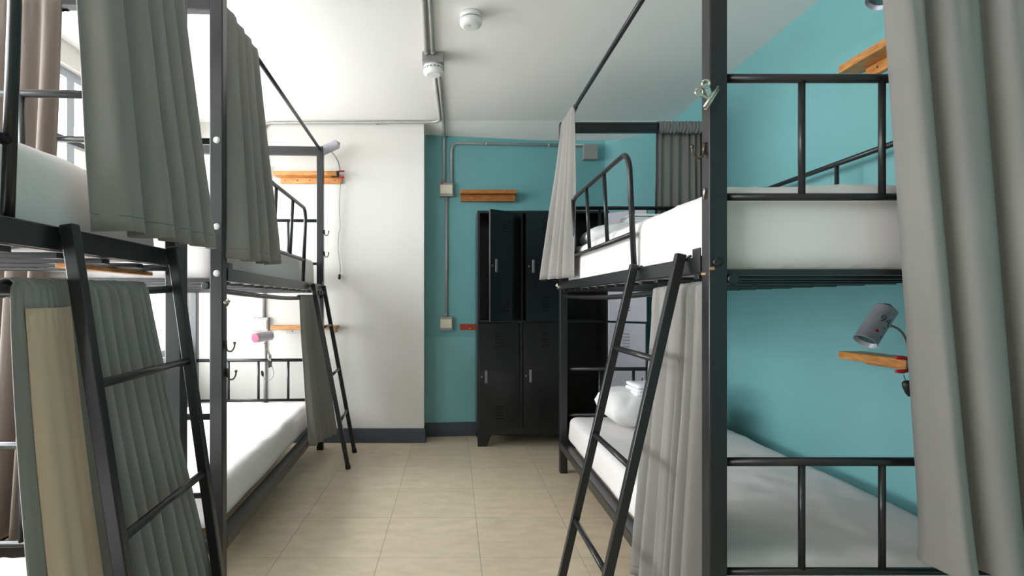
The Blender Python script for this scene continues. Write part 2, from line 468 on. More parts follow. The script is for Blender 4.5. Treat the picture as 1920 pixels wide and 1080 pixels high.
# ------------------------------------------------------------------ bunk beds
SECT = 0.05
def bunk(label, org, rz, sx, L, W, guard, guard_curve, bolts_white=False, hooks=(), chips=False, dz=0.0, batten=False):
    """steel bunk with a curtain canopy; local x into the bed, local y along it, aisle face at x = 0"""
    root = thing('bunk_bed', label, 'bunk bed', (org[0], org[1], 0), rz, 'black steel bunk beds')
    mat = M['black_metal']
    def B(*a): return a
    def bx(mb, x0, x1, y0, y1, z0, z1): return mb.box(sx * x0, sx * x1, y0, y1, z0, z1)
    def p(x, y, z): return (sx * x, y, z)
    H = 2.335
    posts = []
    for (xx, yy) in ((0, 0), (W - SECT, 0), (0, L - SECT), (W - SECT, L - SECT)):
        po = bx(MB(), xx, xx + SECT, yy, yy + SECT, 0.0, H).build('post', mat, root, 0.004, local=True)
        posts.append(po)
        for bz in (1.764, 1.43, 1.25):
            near = yy == 0
            yb = yy - 0.001 if near else yy + SECT + 0.001
            q = MB(); q.lathe(p(xx + SECT / 2 - 0.004, yb + (0.006 if near else -0.006), bz), p(xx + SECT / 2 - 0.004, yb - (0.007 if near else -0.007), bz), [(0, 0.013), (0.7, 0.013), (0.85, 0.011), (1, 0.006)], 16)
            if bolts_white or abs(bz - 1.25) < 0.01:
                q.build('bolt', M['light_grey'] if bolts_white else M['black'], po, local=True)
            else:
                q.bm.free()
    # canopy end rails
    for yy in (0.0, L - SECT):
        bx(MB(), SECT, W - SECT, yy + 0.004, yy + SECT - 0.004, 2.27, 2.334).build('canopy_rail', mat, root, 0.003, local=True)
    MB().tube([p(0.025, SECT, 2.312), p(0.025, L - SECT, 2.312)], 0.0115, 12).build('canopy_curtain_rod', mat, root, local=True)
    # upper frame
    for xx in (0.0, W - 0.03):
        bx(MB(), xx, xx + 0.03, SECT, L - SECT, 1.222 + dz, 1.272 + dz).build('upper_side_rail', mat, root, 0.003, local=True)
    for yy in (0.008, L - 0.042):
        bx(MB(), SECT, W - SECT, yy, yy + 0.034, 1.214 + dz, 1.231 + dz).build('upper_end_rail', mat, root, 0.003, local=True)
    n = 13
    for k in range(n):
        y = 0.11 + (L - 0.22) * k / (n - 1)
        bx(MB(), 0.012, W - 0.012, y - 0.016, y + 0.016, 1.207 + dz, 1.2195 + dz).build('slat', mat, root, 0.002, local=True)
    if batten:
        bt = bx(MB(), 0.075, 0.105, 1.66, L - SECT - 0.02, 1.195 + dz, 1.2065 + dz).build('wooden_batten', M['wood'], root, 0.002, local=True)
        bt['label'] = 'orange wooden batten under the slats'
    for yy in (SECT, L - SECT - 0.05):
        bx(MB(), -0.004, 0.0, yy, yy + 0.05, 1.226 + dz, 1.295 + dz).build('corner_bracket', mat, root, 0.0015, local=True)
    q = MB(); q.lathe(p(SECT + 0.016, -0.002, 1.203), p(SECT + 0.016, 0.03, 1.203), [(0, 0.012), (0.1, 0.0155), (1, 0.0155)], 18)
    q.build('tube_end_cap', M['black'], root, local=True)
    # lower frame
    for xx in (0.0, W - 0.06):
        bx(MB(), xx, xx + 0.06, SECT, L - SECT, 0.163, 0.215).build('lower_side_rail', mat, root, 0.003, local=True)
    for yy in (0.008, L - 0.042):
        bx(MB(), SECT, W - SECT, yy, yy + 0.034, 0.165, 0.213).build('lower_end_rail', mat, root, 0.003, local=True)
    # end guards
    for yy in (SECT / 2, L - SECT / 2):
        for (zt, zb, nm) in ((1.766 + dz, 1.434 + dz, 'upper_end_guard'), (0.692, 0.385, 'lower_end_guard')):
            g = MB()
            g.tube([p(SECT - 0.004, yy, zt), p(W - SECT + 0.004, yy, zt)], 0.0125, 12)
            g.tube([p(SECT - 0.004, yy, zb), p(W - SECT + 0.004, yy, zb)], 0.0105, 12)
            for xv in (0.27, 0.495, 0.72):
                g.tube([p(xv, yy, zb), p(xv, yy, zt)], 0.0095, 10)
            g.build(nm, mat, root, local=True)
    # wall side guard
    g = MB()
    g.tube([p(W - 0.025, SECT - 0.004, 1.745 + dz), p(W - 0.025, L - SECT + 0.004, 1.745 + dz)], 0.0115, 10)
    for yv in (0.44, 0.887, 1.33, 1.77):
        g.tube([p(W - 0.025, yv, 1.268 + dz), p(W - 0.025, yv, 1.745 + dz)], 0.009, 8)
    g.build('wall_side_guard', mat, root, local=True)
    # aisle guard with one bent end, leaning a little outwards
    g0, g1 = guard           # straight end (at a post), bent end
    def gx(z): return 0.028 - 0.05 * (z - 1.27)
    s = 1 if g1 > g0 else -1
    g = MB()
    zt, zb = 1.752 + dz, 1.417 + dz
    arc = [p(0.03, g0, zt), p(0.024, g0 + s * 0.30, zt), p(gx(zt), g0 + s * 0.46, zt), p(gx(zt), g1 - s * 0.085, zt)]
    for k in range(1, 9):
        a = PI / 2 * k / 8
        arc.append(p(gx(zt - 0.08 * (1 - math.cos(a))), g1 - s * 0.085 + s * 0.08 * math.sin(a), zt - 0.08 * (1 - math.cos(a))))
    arc.append(p(gx(1.262) - 0.004, g1, 1.262 + dz))
    g.tube(arc, 0.0115, 12)
    g.tube([p(gx(zb), g0, zb), p(gx(zb), g1 - s * 0.004, zb)], 0.0105, 12)
    for d in guard_curve:
        yv = g1 - s * d
        g.tube([p(gx(zb), yv, zb), p(gx(zt), yv, zt)], 0.0095, 10)
    g.build('aisle_guard', mat, root, local=True)
    # lower curtain rod, sagging a little
    g = MB()
    g.tube([p(0.03, SECT - 0.004, 1.186), p(0.03, 0.3, 1.176), p(0.03, L / 2, 1.162), p(0.03, L - 0.3, 1.17), p(0.03, L - SECT + 0.004, 1.18)], 0.0112, 12, smooth=6)
    g.build('lower_curtain_rod', mat, root, local=True)
    # coat hooks screwed to the posts
    for (pi_, side, yy, z, hm) in hooks:
        po = posts[pi_]
        if pi_ >= 2: yy = L - SECT + yy
        h = MB()
        xo = 0.0 if side == 'aisle' else SECT
        o = -1 if side == 'aisle' else 1
        h.tube([p(xo + o * 0.002, yy, z + 0.03), p(xo + o * 0.004, yy, z + 0.012), p(xo + o * 0.006, yy, z - 0.004)], [0.0065, 0.005, 0.004], 8)
        h.tube([p(xo + o * 0.004, yy, z + 0.002), p(xo + o * 0.012, yy, z - 0.012), p(xo + o * 0.026, yy, z - 0.012), p(xo + o * 0.036, yy, z + 0.004), p(xo + o * 0.037, yy, z + 0.016)], 0.0034, 8, smooth=4)
        h.lathe(p(xo + o * 0.037, yy, z + 0.013), p(xo + o * 0.037, yy, z + 0.024), [(0, 0.003), (0.3, 0.0055), (0.7, 0.0055), (1, 0.003)], 10)
        h.build('coat_hook', hm, po, local=True)
    if chips:
        h = MB()
        h.box(sx * 0.0, sx * 0.014, -0.0006, 0.001, 1.228, 1.236); h.build('paint_chip', M['chip'], posts[0], local=True)
        h = MB(); h.box(sx * -0.0006, sx * 0.001, 0.022, 0.05, 1.216, 1.222); h.build('paint_chip', M['chip'], posts[0], local=True)
        h = MB(); h.tube([p(-0.002, 0.022, 1.456), p(-0.004, 0.021, 1.448), p(-0.004, 0.026, 1.428)], [0.0045, 0.004, 0.0025], 8); h.build('metal_tab', M['chrome'], posts[0], local=True)
    return root

RZ = math.radians(3.06)
dirL = Vector((-math.sin(RZ), math.cos(RZ)))
RB = (0.705, 1.50)
LBB = (-0.893, 2.10)
LAA = (-0.742, -0.377)
bunk('black steel bunk bed along the teal wall on the right', RB, 0, 1, 2.16, 1.0, (2.12, 0.70), (0.37, 0.71, 1.05), hooks=[(0, 'aisle', 0.025, 1.556, M['brass'])], chips=True)
bunk('black steel bunk bed by the white wall, with white bolt caps on its near post', LBB, RZ, -1, 2.13, 1.0, (0.04, 1.50), (0.36, 0.72, 1.08), bolts_white=True,
     hooks=[(0, 'aisle', 0.025, 0.96, M['brass']), (0, 'aisle', 0.04, 0.848, M['brass']), (2, 'aisle', 0.03, 1.667, M['brass']), (2, 'aisle', 0.03, 1.50, M['brass'])])
bunk('nearest black steel bunk bed at the left edge, behind the foreground ladder', LAA, RZ, -1, 2.13, 1.0, (0.04, 1.405), (0.36, 0.72, 1.08), dz=0.025, batten=True)

def lpt(org, x, y, z):
    """local point of a left bed (x into the bed) in the world"""
    return Vector((org[0] - x * math.cos(RZ) - y * math.sin(RZ), org[1] - x * math.sin(RZ) + y * math.cos(RZ), z))

# ------------------------------------------------------------------ ladders
def ladder(label, stiles, rungs):
    c = (Vector(stiles[0][1]) + Vector(stiles[1][1])) / 2
    root = thing('ladder', label, 'ladder', (c.x, c.y, 0), 0, 'hook-on bunk ladders')
    ends = []
    side = (Vector(stiles[1][0]) - Vector(stiles[0][0])).normalized()
    for top, foot in stiles:
        t, f = Vector(top), Vector(foot)
        f.z = 0.0
        d = (t - f).normalized()
        upv = side
        s = MB(); s.bar(f + d * 0.012, t, 0.029, 0.026, up=upv)
        so = s.build('stile', M['black_metal'], root, 0.003)
        r = MB(); r.bar(f - d * 0.0, f + d * 0.03, 0.032, 0.029, up=upv)
        r.build('rubber_foot', M['rubber'], so, 0.002)
        hk = MB()
        inw = Vector((t.x - f.x, t.y - f.y, 0)).normalized()
        a = t - d * 0.022
        hk.bar(a + inw * 0.012, a + inw * 0.034 + Vector((0, 0, 0.016)), 0.02, 0.006)
        hk.build('hook', M['black_metal'], so)
        ends.append((f, t))
    for z in rungs:
        pts = []
        for f, t in ends:
            k = z / t.z
            pts.append(f + (t - f) * k)
        MB().tube([pts[0], pts[1]], 0.0105, 12).build('rung', M['black_metal'], root)
    return root
ladder('black ladder leaning on the right bunk, by the near aisle curtain', [((0.687, 1.648, 1.285), (0.395, 1.648, 0)), ((0.687, 2.073, 1.282), (0.390, 2.073, 0))], (0.965, 0.635, 0.31))
ladder('far black ladder leaning on the bunk by the white wall', [((-0.958, 3.70, 1.262), (-0.72, 3.713, 0)), ((-0.982, 4.10, 1.262), (-0.75, 4.115, 0))], (0.965, 0.635, 0.32))
ladder('large foreground ladder on the nearest left bunk, before the lower curtain', [((-0.806, 1.14, 1.302), (-0.612, 1.15, 0)), ((-0.832, 1.61, 1.302), (-0.655, 1.62, 0))], (0.965, 0.635, 0.31))

# ------------------------------------------------------------------ mattresses
def rounded_box(mb, sx, sy, sz, r, n=(40, 80, 10), fn=None):
    hx, hy, hz = sx / 2, sy / 2, sz / 2
    def proj(p):
        q = Vector((max(-hx + r, min(hx - r, p.x)), max(-hy + r, min(hy - r, p.y)), max(-hz + r, min(hz - r, p.z))))
        d = p - q
        if d.length > 1e-9: q = q + d.normalized() * r
        return q if fn is None else fn(q)
    def face(f, a, b):
        mb.grid(lambda u, v: proj(Vector(f(u * 2 - 1, v * 2 - 1))), a, b)
    nx, ny, nz = n
    face(lambda u, v: (u * hx, v * hy, hz), nx, ny)
    face(lambda u, v: (u * hx, v * hy, -hz), max(4, nx // 4), max(4, ny // 4))
    for s in (-1, 1):
        face(lambda u, v: (s * hx, u * hy, v * hz), ny, nz)
        face(lambda u, v: (u * hx, s * hy, v * hz), nx, nz)
    return mb

def mattress(label, center, rz, sx, sy, z0, z1, dome=0.0, seed=0, edge=0.045, hang=0.0):
    sz = z1 - z0
    def fn(q):
        fx, fy = q.x / (sx / 2), q.y / (sy / 2)
        top = (q.z + sz / 2) / sz
        w = noise.noise(Vector((q.x * 2.2 + seed, q.y * 1.3, q.z * 3))) * 0.010 + noise.noise(Vector((q.x * 9 + q.y * 5 + seed, q.y * 4, q.z * 6))) * 0.004
        wr = abs(noise.noise(Vector((q.x * 5.5 - q.y * 2.5, q.y * 2.0 + seed, 1.7))))
        w += max(0, 0.07 - wr) * 0.06
        z = q.z + top * (dome * (1 - fx * fx) * (1 - fy ** 4) + w)
        k = noise.noise(Vector((q.y * 4 + q.x * 4 + seed, q.z * 5, 3.1))) * 0.006
        x, y = q.x, q.y
        if abs(fx) > 0.97: x += math.copysign(k - 0.008 * (1 - top), q.x)
        if abs(fy) > 0.97: y += math.copysign(k - 0.008 * (1 - top), q.y)
        if hang and top < 0.4 and (abs(fx) > 0.97 or abs(fy) > 0.97):
            z -= hang * (0.5 + noise.noise(Vector((q.x * 5, q.y * 5, seed)))) * (1 - top / 0.4)
        return Vector((x, y, z))
    mb = rounded_box(MB(), sx, sy, sz, min(edge, sz / 2 - 0.003), (36, 72, 10), fn)
    bmesh.ops.remove_doubles(mb.bm, verts=mb.bm.verts, dist=0.0008)
    o = mb.build('mattress', M['sheet'], None)
    o.location = (center[0], center[1], (z0 + z1) / 2)
    o.rotation_euler = (0, 0, rz)
    return tag(o, label, 'mattress', 'mattresses in white sheets')
mattress('white-sheeted mattress on the upper bunk at the teal right wall', (1.205, 2.575), 0, 0.90, 2.02, 1.224, 1.482, 0.014, 1)
mattress('white-sheeted mattress on the lower bunk at the teal right wall, pillow at far end', (1.20, 2.59), 0, 0.895, 1.96, 0.218, 0.392, 0.012, 2)
c = lpt(LBB, 0.51, 1.065, 0)
mattress('white-sheeted mattress on the upper bunk by the white wall', (c.x, c.y), RZ, 0.90, 1.97, 1.224, 1.462, 0.008, 3)
mattress('bare white-sheeted mattress on the lower bunk by the white wall', (c.x, c.y), RZ, 0.895, 1.96, 0.218, 0.385, 0.012, 4)
c = lpt(LAA, 0.51, 1.065, 0)
mattress('white-sheeted mattress on the upper bunk at the left edge, beside the hanging curtain', (c.x, c.y), RZ, 0.90, 1.96, 1.249, 1.470, 0.006, 5)
mattress('white-sheeted mattress on the lower bunk at the bottom left corner', (c.x, c.y), RZ, 0.895, 1.96, 0.218, 0.385, 0.010, 6)

# ------------------------------------------------------------------ pillows and towels
def pillow(label, center, size, rz, tilt, seed, mat):
    a, b, h = size
    mb = MB()
    def surf(sgn):
        def f(u, v):
            x, y = u * 2 - 1, v * 2 - 1
            ex = 1 - 0.06 * (1 - abs(y)) ** 0.8 * 0; 
            t = max(0.0, (1 - abs(x) ** 4.0)) ** 0.5 * max(0.0, (1 - abs(y) ** 3.2)) ** 0.5
            pin = 1 - 0.07 * (1 - abs(x)) * abs(y) ** 4 - 0.0
            piny = 1 - 0.07 * (1 - abs(y)) * abs(x) ** 4
            w = noise.noise(Vector((x * 3 + seed, y * 3, sgn))) * 0.012 + noise.noise(Vector((x * 9 + seed, y * 7, sgn))) * 0.005
            edge = min(1, (1 - max(abs(x), abs(y))) * 5)
            mm = max(abs(x), abs(y), 1e-6); sq = mm / (abs(x) ** 5 + abs(y) ** 5) ** 0.2 if mm > 1e-5 else 1
            return Vector((x * a / 2 * piny * sq, y * b / 2 * pin * sq, sgn * h / 2 * t + w * edge))
        return f
    mb.grid(surf(1), 32, 24); mb.grid(surf(-1), 32, 24)
    bmesh.ops.remove_doubles(mb.bm, verts=mb.bm.verts, dist=0.0015)
    o = mb.build('pillow', mat, None)
    o.location = center; o.rotation_euler = (tilt[0], tilt[1], rz)
    return tag(o, label, 'pillow', 'white pillows')
pillow('plump white pillow under a folded towel on the lower right bunk', (1.20, 3.27, 0.512), (0.66, 0.44, 0.215), 0.08, (0.06, 0.03), 1, M['pillow'])
pillow('white pillow at the far end of the upper right bunk', (1.13, 3.30, 1.545), (0.72, 0.42, 0.145), -0.05, (0.0, -0.05), 2, M['pillow'])

def towel(label, center, rz, size, seed):
    root = thing('folded_towel', label, 'towel', center, rz, 'folded white towels')
    a, b, h = size
    mb = MB()
    for k in range(3):
        z = -h / 2 + h * (k + 0.5) / 3
        r = h / 6 * 1.05
        def fn(q, z=z, k=k):
            return Vector((q.x + 0.004 * k, q.y, q.z + z + noise.noise(Vector((q.x * 8, q.y * 8, seed + k))) * 0.004))
        rounded_box(mb, a, b, r * 2, r * 0.95, (14, 12, 4), fn)
    bmesh.ops.remove_doubles(mb.bm, verts=mb.bm.verts, dist=0.0005)
    mb.build('cloth', M['towel'], root, local=True)
    if seed == 1:
        q = MB()
        for (x0, x1, z0, z1) in ((-0.105, -0.092, -0.012, 0.002), (-0.07, -0.055, -0.011, -0.004), (-0.052, -0.046, -0.012, -0.003), (-0.042, -0.03, -0.012, -0.005)):
            q.box(x0, x1, -b / 2 - 0.0045, -b / 2 - 0.002, z0, z1)
        q.build('woven_mark', M['ink'], root, local=True)
    return root
towel('folded white towel with small dark mark on the lower bunk pillow', (1.185, 3.2, 0.632), 0.05, (0.30, 0.20, 0.066), 1)
towel('folded white towel on the pillow of the upper right bunk', (1.17, 3.33, 1.640), 0.02, (0.26, 0.2, 0.05), 2)

# ------------------------------------------------------------------ curtains
def curtain(name, label, top, bot, nrm, pleats, amp, seed, rs=(0.016, 0.016), lining=None, rows=34, sleeve=True, flat=None, hem=0.035, colours=None, warp=0.8, p=2.0, ease=1.05, widths=None):
    """gathered curtain; top/bot = (start, end) points, nrm = side facing out"""
    rnd = random.Random(seed)
    t0, t1 = Vector(top[0]), Vector(top[1])
    b0, b1 = Vector(bot[0]), Vector(bot[1])
    n = Vector((nrm[0], nrm[1], 0)).normalized()
    ws = [rnd.uniform(0.6, 1.5) for _ in range(pleats)]
    if flat: ws[0] = flat
    if widths: ws = list(widths)
    tot = sum(ws); acc = [0]
    for w in ws: acc.append(acc[-1] + w / tot)
    hs = [rnd.uniform(0.65, 1.25) for _ in range(pleats)]
    dr = [rnd.uniform(-1, 1) for _ in range(pleats + 1)]
    def phase(u):
        u = max(0, min(1, u))
        for k in range(pleats):
            if u <= acc[k + 1] or k == pleats - 1:
                f = (u - acc[k]) / (acc[k + 1] - acc[k])
                return k, f
    def wave(u, v):
        k, f = phase(u)
        # rounded fronts between narrow valleys, drifting down the cloth
        g = f + 0.05 * v * math.sin(3 * u * PI + seed)
        s = 1 - 2 * abs(math.cos(PI * g)) ** p
        h = hs[k] * (1 - f) + hs[min(k + 1, pleats - 1)] * f
        return s * h
    cols = pleats * 14
    def point(u, v, off=0.0):
        e = v ** ease if ease < 1.5 else 1 - (1 - v) ** ease
        base = (t0.lerp(t1, u)).lerp(b0.lerp(b1, u), e)
        a = amp[0] + (amp[1] - amp[0]) * min(1, v * 1.2) ** 0.8
        k, f = phase(u)
        d = (dr[k] * (1 - f) + dr[min(k + 1, pleats)] * f) * 0.012 * v * warp
        q = base + n * (rs[0] * (1 - v) ** 3 + a * wave(u, v) + off) + (t1 - t0).normalized() * d
        q += n * 0.006 * v * math.sin(u * pleats * 2 * PI * 1.7 + seed * 1.3)
        if v < 0.09:   # gathers below the rod casing
            q += n * 0.0035 * math.sin(u * pleats * 2 * PI * 3.3 + seed) * (1 - abs(v - 0.04) / 0.05)
        q += n * noise.noise(Vector((u * 7 + seed, v * 3, 0.3))) * 0.006 * v
        q.z += 0.004 * math.sin(u * 20 + seed) * (v > 0.98)
        return q
    def surf(u0, u1, v0, v1, off, nc, nr):
        return lambda i, j: point(u0 + (u1 - u0) * i, v0 + (v1 - v0) * j, off)
    root = None
    mb = MB()
    if sleeve:
        ns = 8
        def f(i, j):
            J = j * (rows + ns)
            if J < ns:
                th = PI * 1.4 * (1 - J / ns)
                base = t0.lerp(t1, i)
                rip = 1 + 0.06 * math.sin(i * pleats * 2 * PI * 2.3 + seed) + 0.06 * math.sin(i * pleats * 11 + th * 2)
                return base + n * (rs[0] * math.cos(th) * rip) + Vector((0, 0, rs[1] * math.sin(th) * rip))
            return point(i, (J - ns) / rows)
        mb.grid(f, cols, rows + ns)
    else:
        mb.grid(surf(0, 1, 0, 1, 0, cols, rows), cols, rows)
    fm, lm = M['fabric'], M['lining']
    o = mb.build(name, [fm, lm] if not colours else colours, None)
    sol = o.modifiers.new('cloth', 'SOLIDIFY')
    sol.thickness = 0.0022; sol.offset = 0
    tag(o, label, 'curtain', 'grey bunk curtains')
    # stitched hem line
    hm = MB()
    Lc = (t0.lerp(t1, .5) - b0.lerp(b1, .5)).length
    v0 = 1 - (hem + 0.0018) / Lc; v1 = 1 - hem / Lc
    hm.grid(surf(0, 1, v0, v1, 0.0022, cols, 1), cols, 1)
    hm.build('hem_stitch', M['print'], o, local=True)
    if lining:
        u0, u1, v0, v1 = lining
        lb = MB()
        lb.grid(surf(u0, u1, v0, v1, 0.0045, 30, 40), 40, 40)
        lo_ = lb.build('lining', M['lining'], o, local=True)
        lo_['label'] = 'beige lining turned outwards'
        s2 = lo_.modifiers.new('cloth', 'SOLIDIFY'); s2.thickness = 0.002; s2.offset = 0
    return o
# right bunk
curtain('curtain', 'pale grey curtain bunched at the far post of the upper right bunk', ((0.73, 3.27, 2.312), (0.73, 3.59, 2.312)), ((0.695, 3.22, 1.285), (0.575, 3.60, 1.285)), (-1, 0), 4, (0.010, 0.026), 11, (0.016, 0.016), p=3)
curtain('curtain', 'grey curtain hanging by the near post beside the right ladder', ((0.735, 1.97, 1.175), (0.735, 1.56, 1.186)), ((0.675, 2.03, 0.14), (0.680, 1.56, 0.14)), (-1, 0), 6, (0.008, 0.024), 12, (0.016, 0.016), p=3)
curtain('curtain', 'large grey curtain filling the right edge of the photo', ((1.157, 1.487, 2.305), (1.66, 1.487, 2.305)), ((1.264, 1.42, 0.44), (1.725, 1.42, 0.44)), (0, -1), 4, (0.024, 0.066), 29, (0.014, 0.042), p=6, ease=3.5, warp=0.4, widths=(0.75, 1.35, 0.9, 1.1))
curtain('curtain', 'dark grey curtain at the far end of the upper right bunk', ((1.36, 3.635, 2.302), (1.655, 3.635, 2.302)), ((1.33, 3.70, 0.45), (1.66, 3.70, 0.45)), (0, 1), 6, (0.010, 0.018), 14, (0.036, 0.042))
# left far bunk
a0, a1 = lpt(LBB, 0.025, 0.06, 2.312), lpt(LBB, 0.025, 0.46, 2.312)
curtain('curtain', 'grey curtain beside the bolt-capped post of the upper middle left bunk', (a0, a1), ((-0.873, 2.11, 1.313), (-0.862, 2.60, 1.318)), (math.cos(RZ), math.sin(RZ)), 4, (0.012, 0.042), 15, (0.016, 0.016), p=3.5)
a0, a1 = lpt(LBB, 0.03, 1.40, 1.168), lpt(LBB, 0.03, 1.98, 1.176)
curtain('curtain', 'narrow grey curtain behind the far left ladder', (a0, a1), ((-0.935, 3.58, 0.19), (-0.875, 4.02, 0.17)), (math.cos(RZ), math.sin(RZ)), 7, (0.010, 0.022), 16, (0.016, 0.016), p=3)
a0, a1 = lpt(LBB, 0.60, 0.025, 2.302), lpt(LBB, 0.94, 0.025, 2.302)
curtain('curtain', 'backlit grey-brown curtain seen above the upper left mattress, in front of the window', (a0, a1), (lpt(LBB, 0.70, -0.05, 0.27), lpt(LBB, 0.97, -0.05, 0.27)), (math.sin(RZ), -math.cos(RZ)), 4, (0.012, 0.030), 17, (0.036, 0.042), p=3, colours=[M['fabric_backlit']])
# left near bunk
a0, a1 = lpt(LAA, 0.025, 1.585, 2.312), lpt(LAA, 0.025, 2.075, 2.312)
curtain('curtain', 'wide grey curtain hanging from the top of the photo above the foreground ladder', (a0, a1), ((-0.785, 1.235, 1.303), (-0.795, 1.79, 1.316)), (math.cos(RZ), math.sin(RZ)), 5, (0.014, 0.034), 18, (0.016, 0.016), flat=1.5, p=4)
a0, a1 = lpt(LAA, 0.03, 1.405, 1.166), lpt(LAA, 0.03, 1.90, 1.176)
curtain('curtain', 'grey curtain with beige lining behind the foreground ladder', (a0, a1), ((-0.765, 1.075, 0.14), (-0.705, 1.67, 0.14)), (math.cos(RZ), math.sin(RZ)), 9, (0.010, 0.030), 19, (0.019, 0.019), lining=(0.05, 0.335, 0.045, 1.0), flat=4.2, p=3)

# ------------------------------------------------------------------ lockers
LX, LY, PITCH, LD = 0.184, 4.276, 0.3453, 0.34
root = thing('locker', 'black three-column steel locker with open doors against the teal wall', 'locker', (LX, LY, 0))
W3 = PITCH * 3
b = MB()
b.box(LX, LX + W3, LY + LD - 0.01, LY + LD, 0.096, 1.857)
b.box(LX, LX + W3, LY, LY + LD, 1.838, 1.857)
b.box(LX, LX + W3, LY, LY + LD, 0.096, 0.145)
for k in range(4):
    xx = LX + PITCH * k
    w0 = xx - (0.0 if k == 0 else (0.022 if k == 3 else 0.012)); w1 = xx + (0.022 if k == 0 else (0.0 if k == 3 else 0.012))
    b.box(w0, w1, LY, LY + LD, 0.145, 1.838)
b.box(LX + 0.02, LX + W3 - 0.02, LY + 0.004, LY + LD - 0.01, 0.975, 0.995)
b.build('body', M['locker'], root, 0.002)
for k in range(3):
    pass
for xx in (LX, LX + W3):
    s = 1 if xx == LX else -1
    f = MB()
    f.hexa([(xx + s * 0.004, LY + 0.004, 0), (xx + s * 0.075, LY + 0.004, 0), (xx + s * 0.075, LY + 0.03, 0), (xx + s * 0.004, LY + 0.03, 0),
            (xx + s * 0.0, LY + 0.001, 0.1), (xx + s * 0.115, LY + 0.001, 0.1), (xx + s * 0.115, LY + 0.03, 0.1), (xx + s * 0.0, LY + 0.03, 0.1)])
    f.build('foot', M['locker'], root, 0.002)
    f = MB()
    f.box(xx + s * 0.004, xx + s * 0.075, LY + LD - 0.03, LY + LD - 0.004, 0, 0.1)
    f.build('foot', M['locker'], root, 0.002)
def locker_door(col, z0, z1, ang, inner=False, sag=0.0):
    hx = LX + PITCH * (col + 1) - 0.012
    w = PITCH - 0.026
    e = bpy.data.objects.new('door', bpy.data.meshes.new('door'))
    mb = MB()
    # closed: runs from the hinge (x=0) towards -x, outer face at y=-0.018
    mb.box(-w, 0, -0.018, -0.002, z0, z1)
    mid = -w / 2
    for zc in (z1 - 0.13, z0 + 0.13):
        for q in range(5):
            zz = zc + (q - 2) * 0.024
            for (yy, s) in ((-0.018, -1), (-0.002, 1)):
                mb.hexa([(mid - 0.028, yy, zz - 0.006), (mid + 0.028, yy, zz - 0.006), (mid + 0.028, yy + s * 0.0005, zz - 0.006), (mid - 0.028, yy + s * 0.0005, zz - 0.006),
                         (mid - 0.028, yy, zz + 0.006), (mid + 0.028, yy, zz + 0.006), (mid + 0.028, yy + s * 0.006, zz + 0.004), (mid - 0.028, yy + s * 0.006, zz + 0.004)])
    d = mb.build('door', M['locker_sheen'] if inner else M['locker'], root, 0.0015, local=True)
    d.location = (hx - LX, 0, 0); d.rotation_euler = (0, sag, ang)
    zh = (z0 + z1) / 2
    h = MB(); h.box(-w + 0.045, -w + 0.065, -0.032, -0.018, zh - 0.05, zh + 0.05)
    ho = h.build('handle', M['handle'], d, 0.004, local=True)
    h = MB(); h.lathe((-w + 0.02, -0.0185, zh), (-w + 0.02, -0.022, zh), [(0, 0.008), (0.8, 0.008), (1, 0.006)], 14)
    if inner:
        h.bm.free(); h = MB(); h.box(-w + 0.022, -w + 0.032, -0.004, -0.0005, zh - 0.012, zh + 0.012)
        h.build('keyhole', M['ink'], d, local=True)
    else:
        h.build('lock', M['handle'], d, local=True)
ZU, ZL = (0.992, 1.836), (0.147, 0.976)
locker_door(0, *ZU, math.radians(37))
locker_door(1, *ZU, math.radians(14))
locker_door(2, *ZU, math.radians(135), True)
locker_door(0, *ZL, math.radians(7), sag=-0.012)
locker_door(1, *ZL, math.radians(1.5))
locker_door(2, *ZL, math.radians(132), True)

# ------------------------------------------------------------------ wall shelves
def wall_shelf(label, board, cleat, mat, screws=(), cmat=None):
    root = thing('wall_shelf', label, 'shelf', ((board[0] + board[1]) / 2, (board[2] + board[3]) / 2, board[4]), 0, 'small wooden wall shelves')
    MB().box(*board).build('board', mat, root, 0.003)
    co = MB().box(*cleat).build('cleat', cmat or mat, root, 0.003)
    for (a, b_) in screws:
        MB().lathe(a, b_, [(0, 0.005), (1, 0.005)], 10).build('screw', M['ink'], co)
wall_shelf('orange wooden shelf high on the teal right wall, above the upper bunk', (1.665, WR, 1.87, 2.357, 2.128, 2.160), (1.744, WR, 1.93, 2.305, 2.082, 2.128), M['wood'],
           [((1.7435, 2.24, 2.108), (1.746, 2.24, 2.108)), ((1.7435, 2.12, 2.108), (1.746, 2.12, 2.108)), ((1.7435, 2.0, 2.108), (1.746, 2.0, 2.108))])
wall_shelf('orange wooden shelf on the teal right wall inside the lower bunk, holding a lamp', (1.665, WR, 1.87, 2.357, 0.895, 0.927), (1.744, WR, 1.93, 2.305, 0.876, 0.895), M['wood'])
ysh = BL[1] + (BC[1] - BL[1]) * 0.33
wall_shelf('brown wooden shelf on the back teal wall above the locker', (0.053, 0.527, 4.545, ysh + 0.03, 2.046, 2.078), (0.056, 0.52, 4.605, ysh + 0.03, 1.992, 2.046), M['wood_dark'])
wall_shelf('orange wooden shelf high on the white wall, with a clip lamp on its end', (-1.43, -0.93, 4.30, WD, 2.143, 2.175), (-1.40, -0.905, 4.383, WD, 2.093, 2.143), M['wood'],
           [((-1.36 + q * 0.1, 4.3815, 2.118), (-1.36 + q * 0.1, 4.385, 2.118)) for q in range(5)])
wall_shelf('orange wooden shelf low on the white wall, behind the far ladder', (-1.445, -0.935, 4.285, WD, 0.920, 0.952), (-1.36, -0.96, 4.383, WD, 0.890, 0.920), M['wood'],
           [((-1.3 + q * 0.12, 4.3815, 0.905), (-1.3 + q * 0.12, 4.385, 0.905)) for q in range(4)], M['white_wall'])

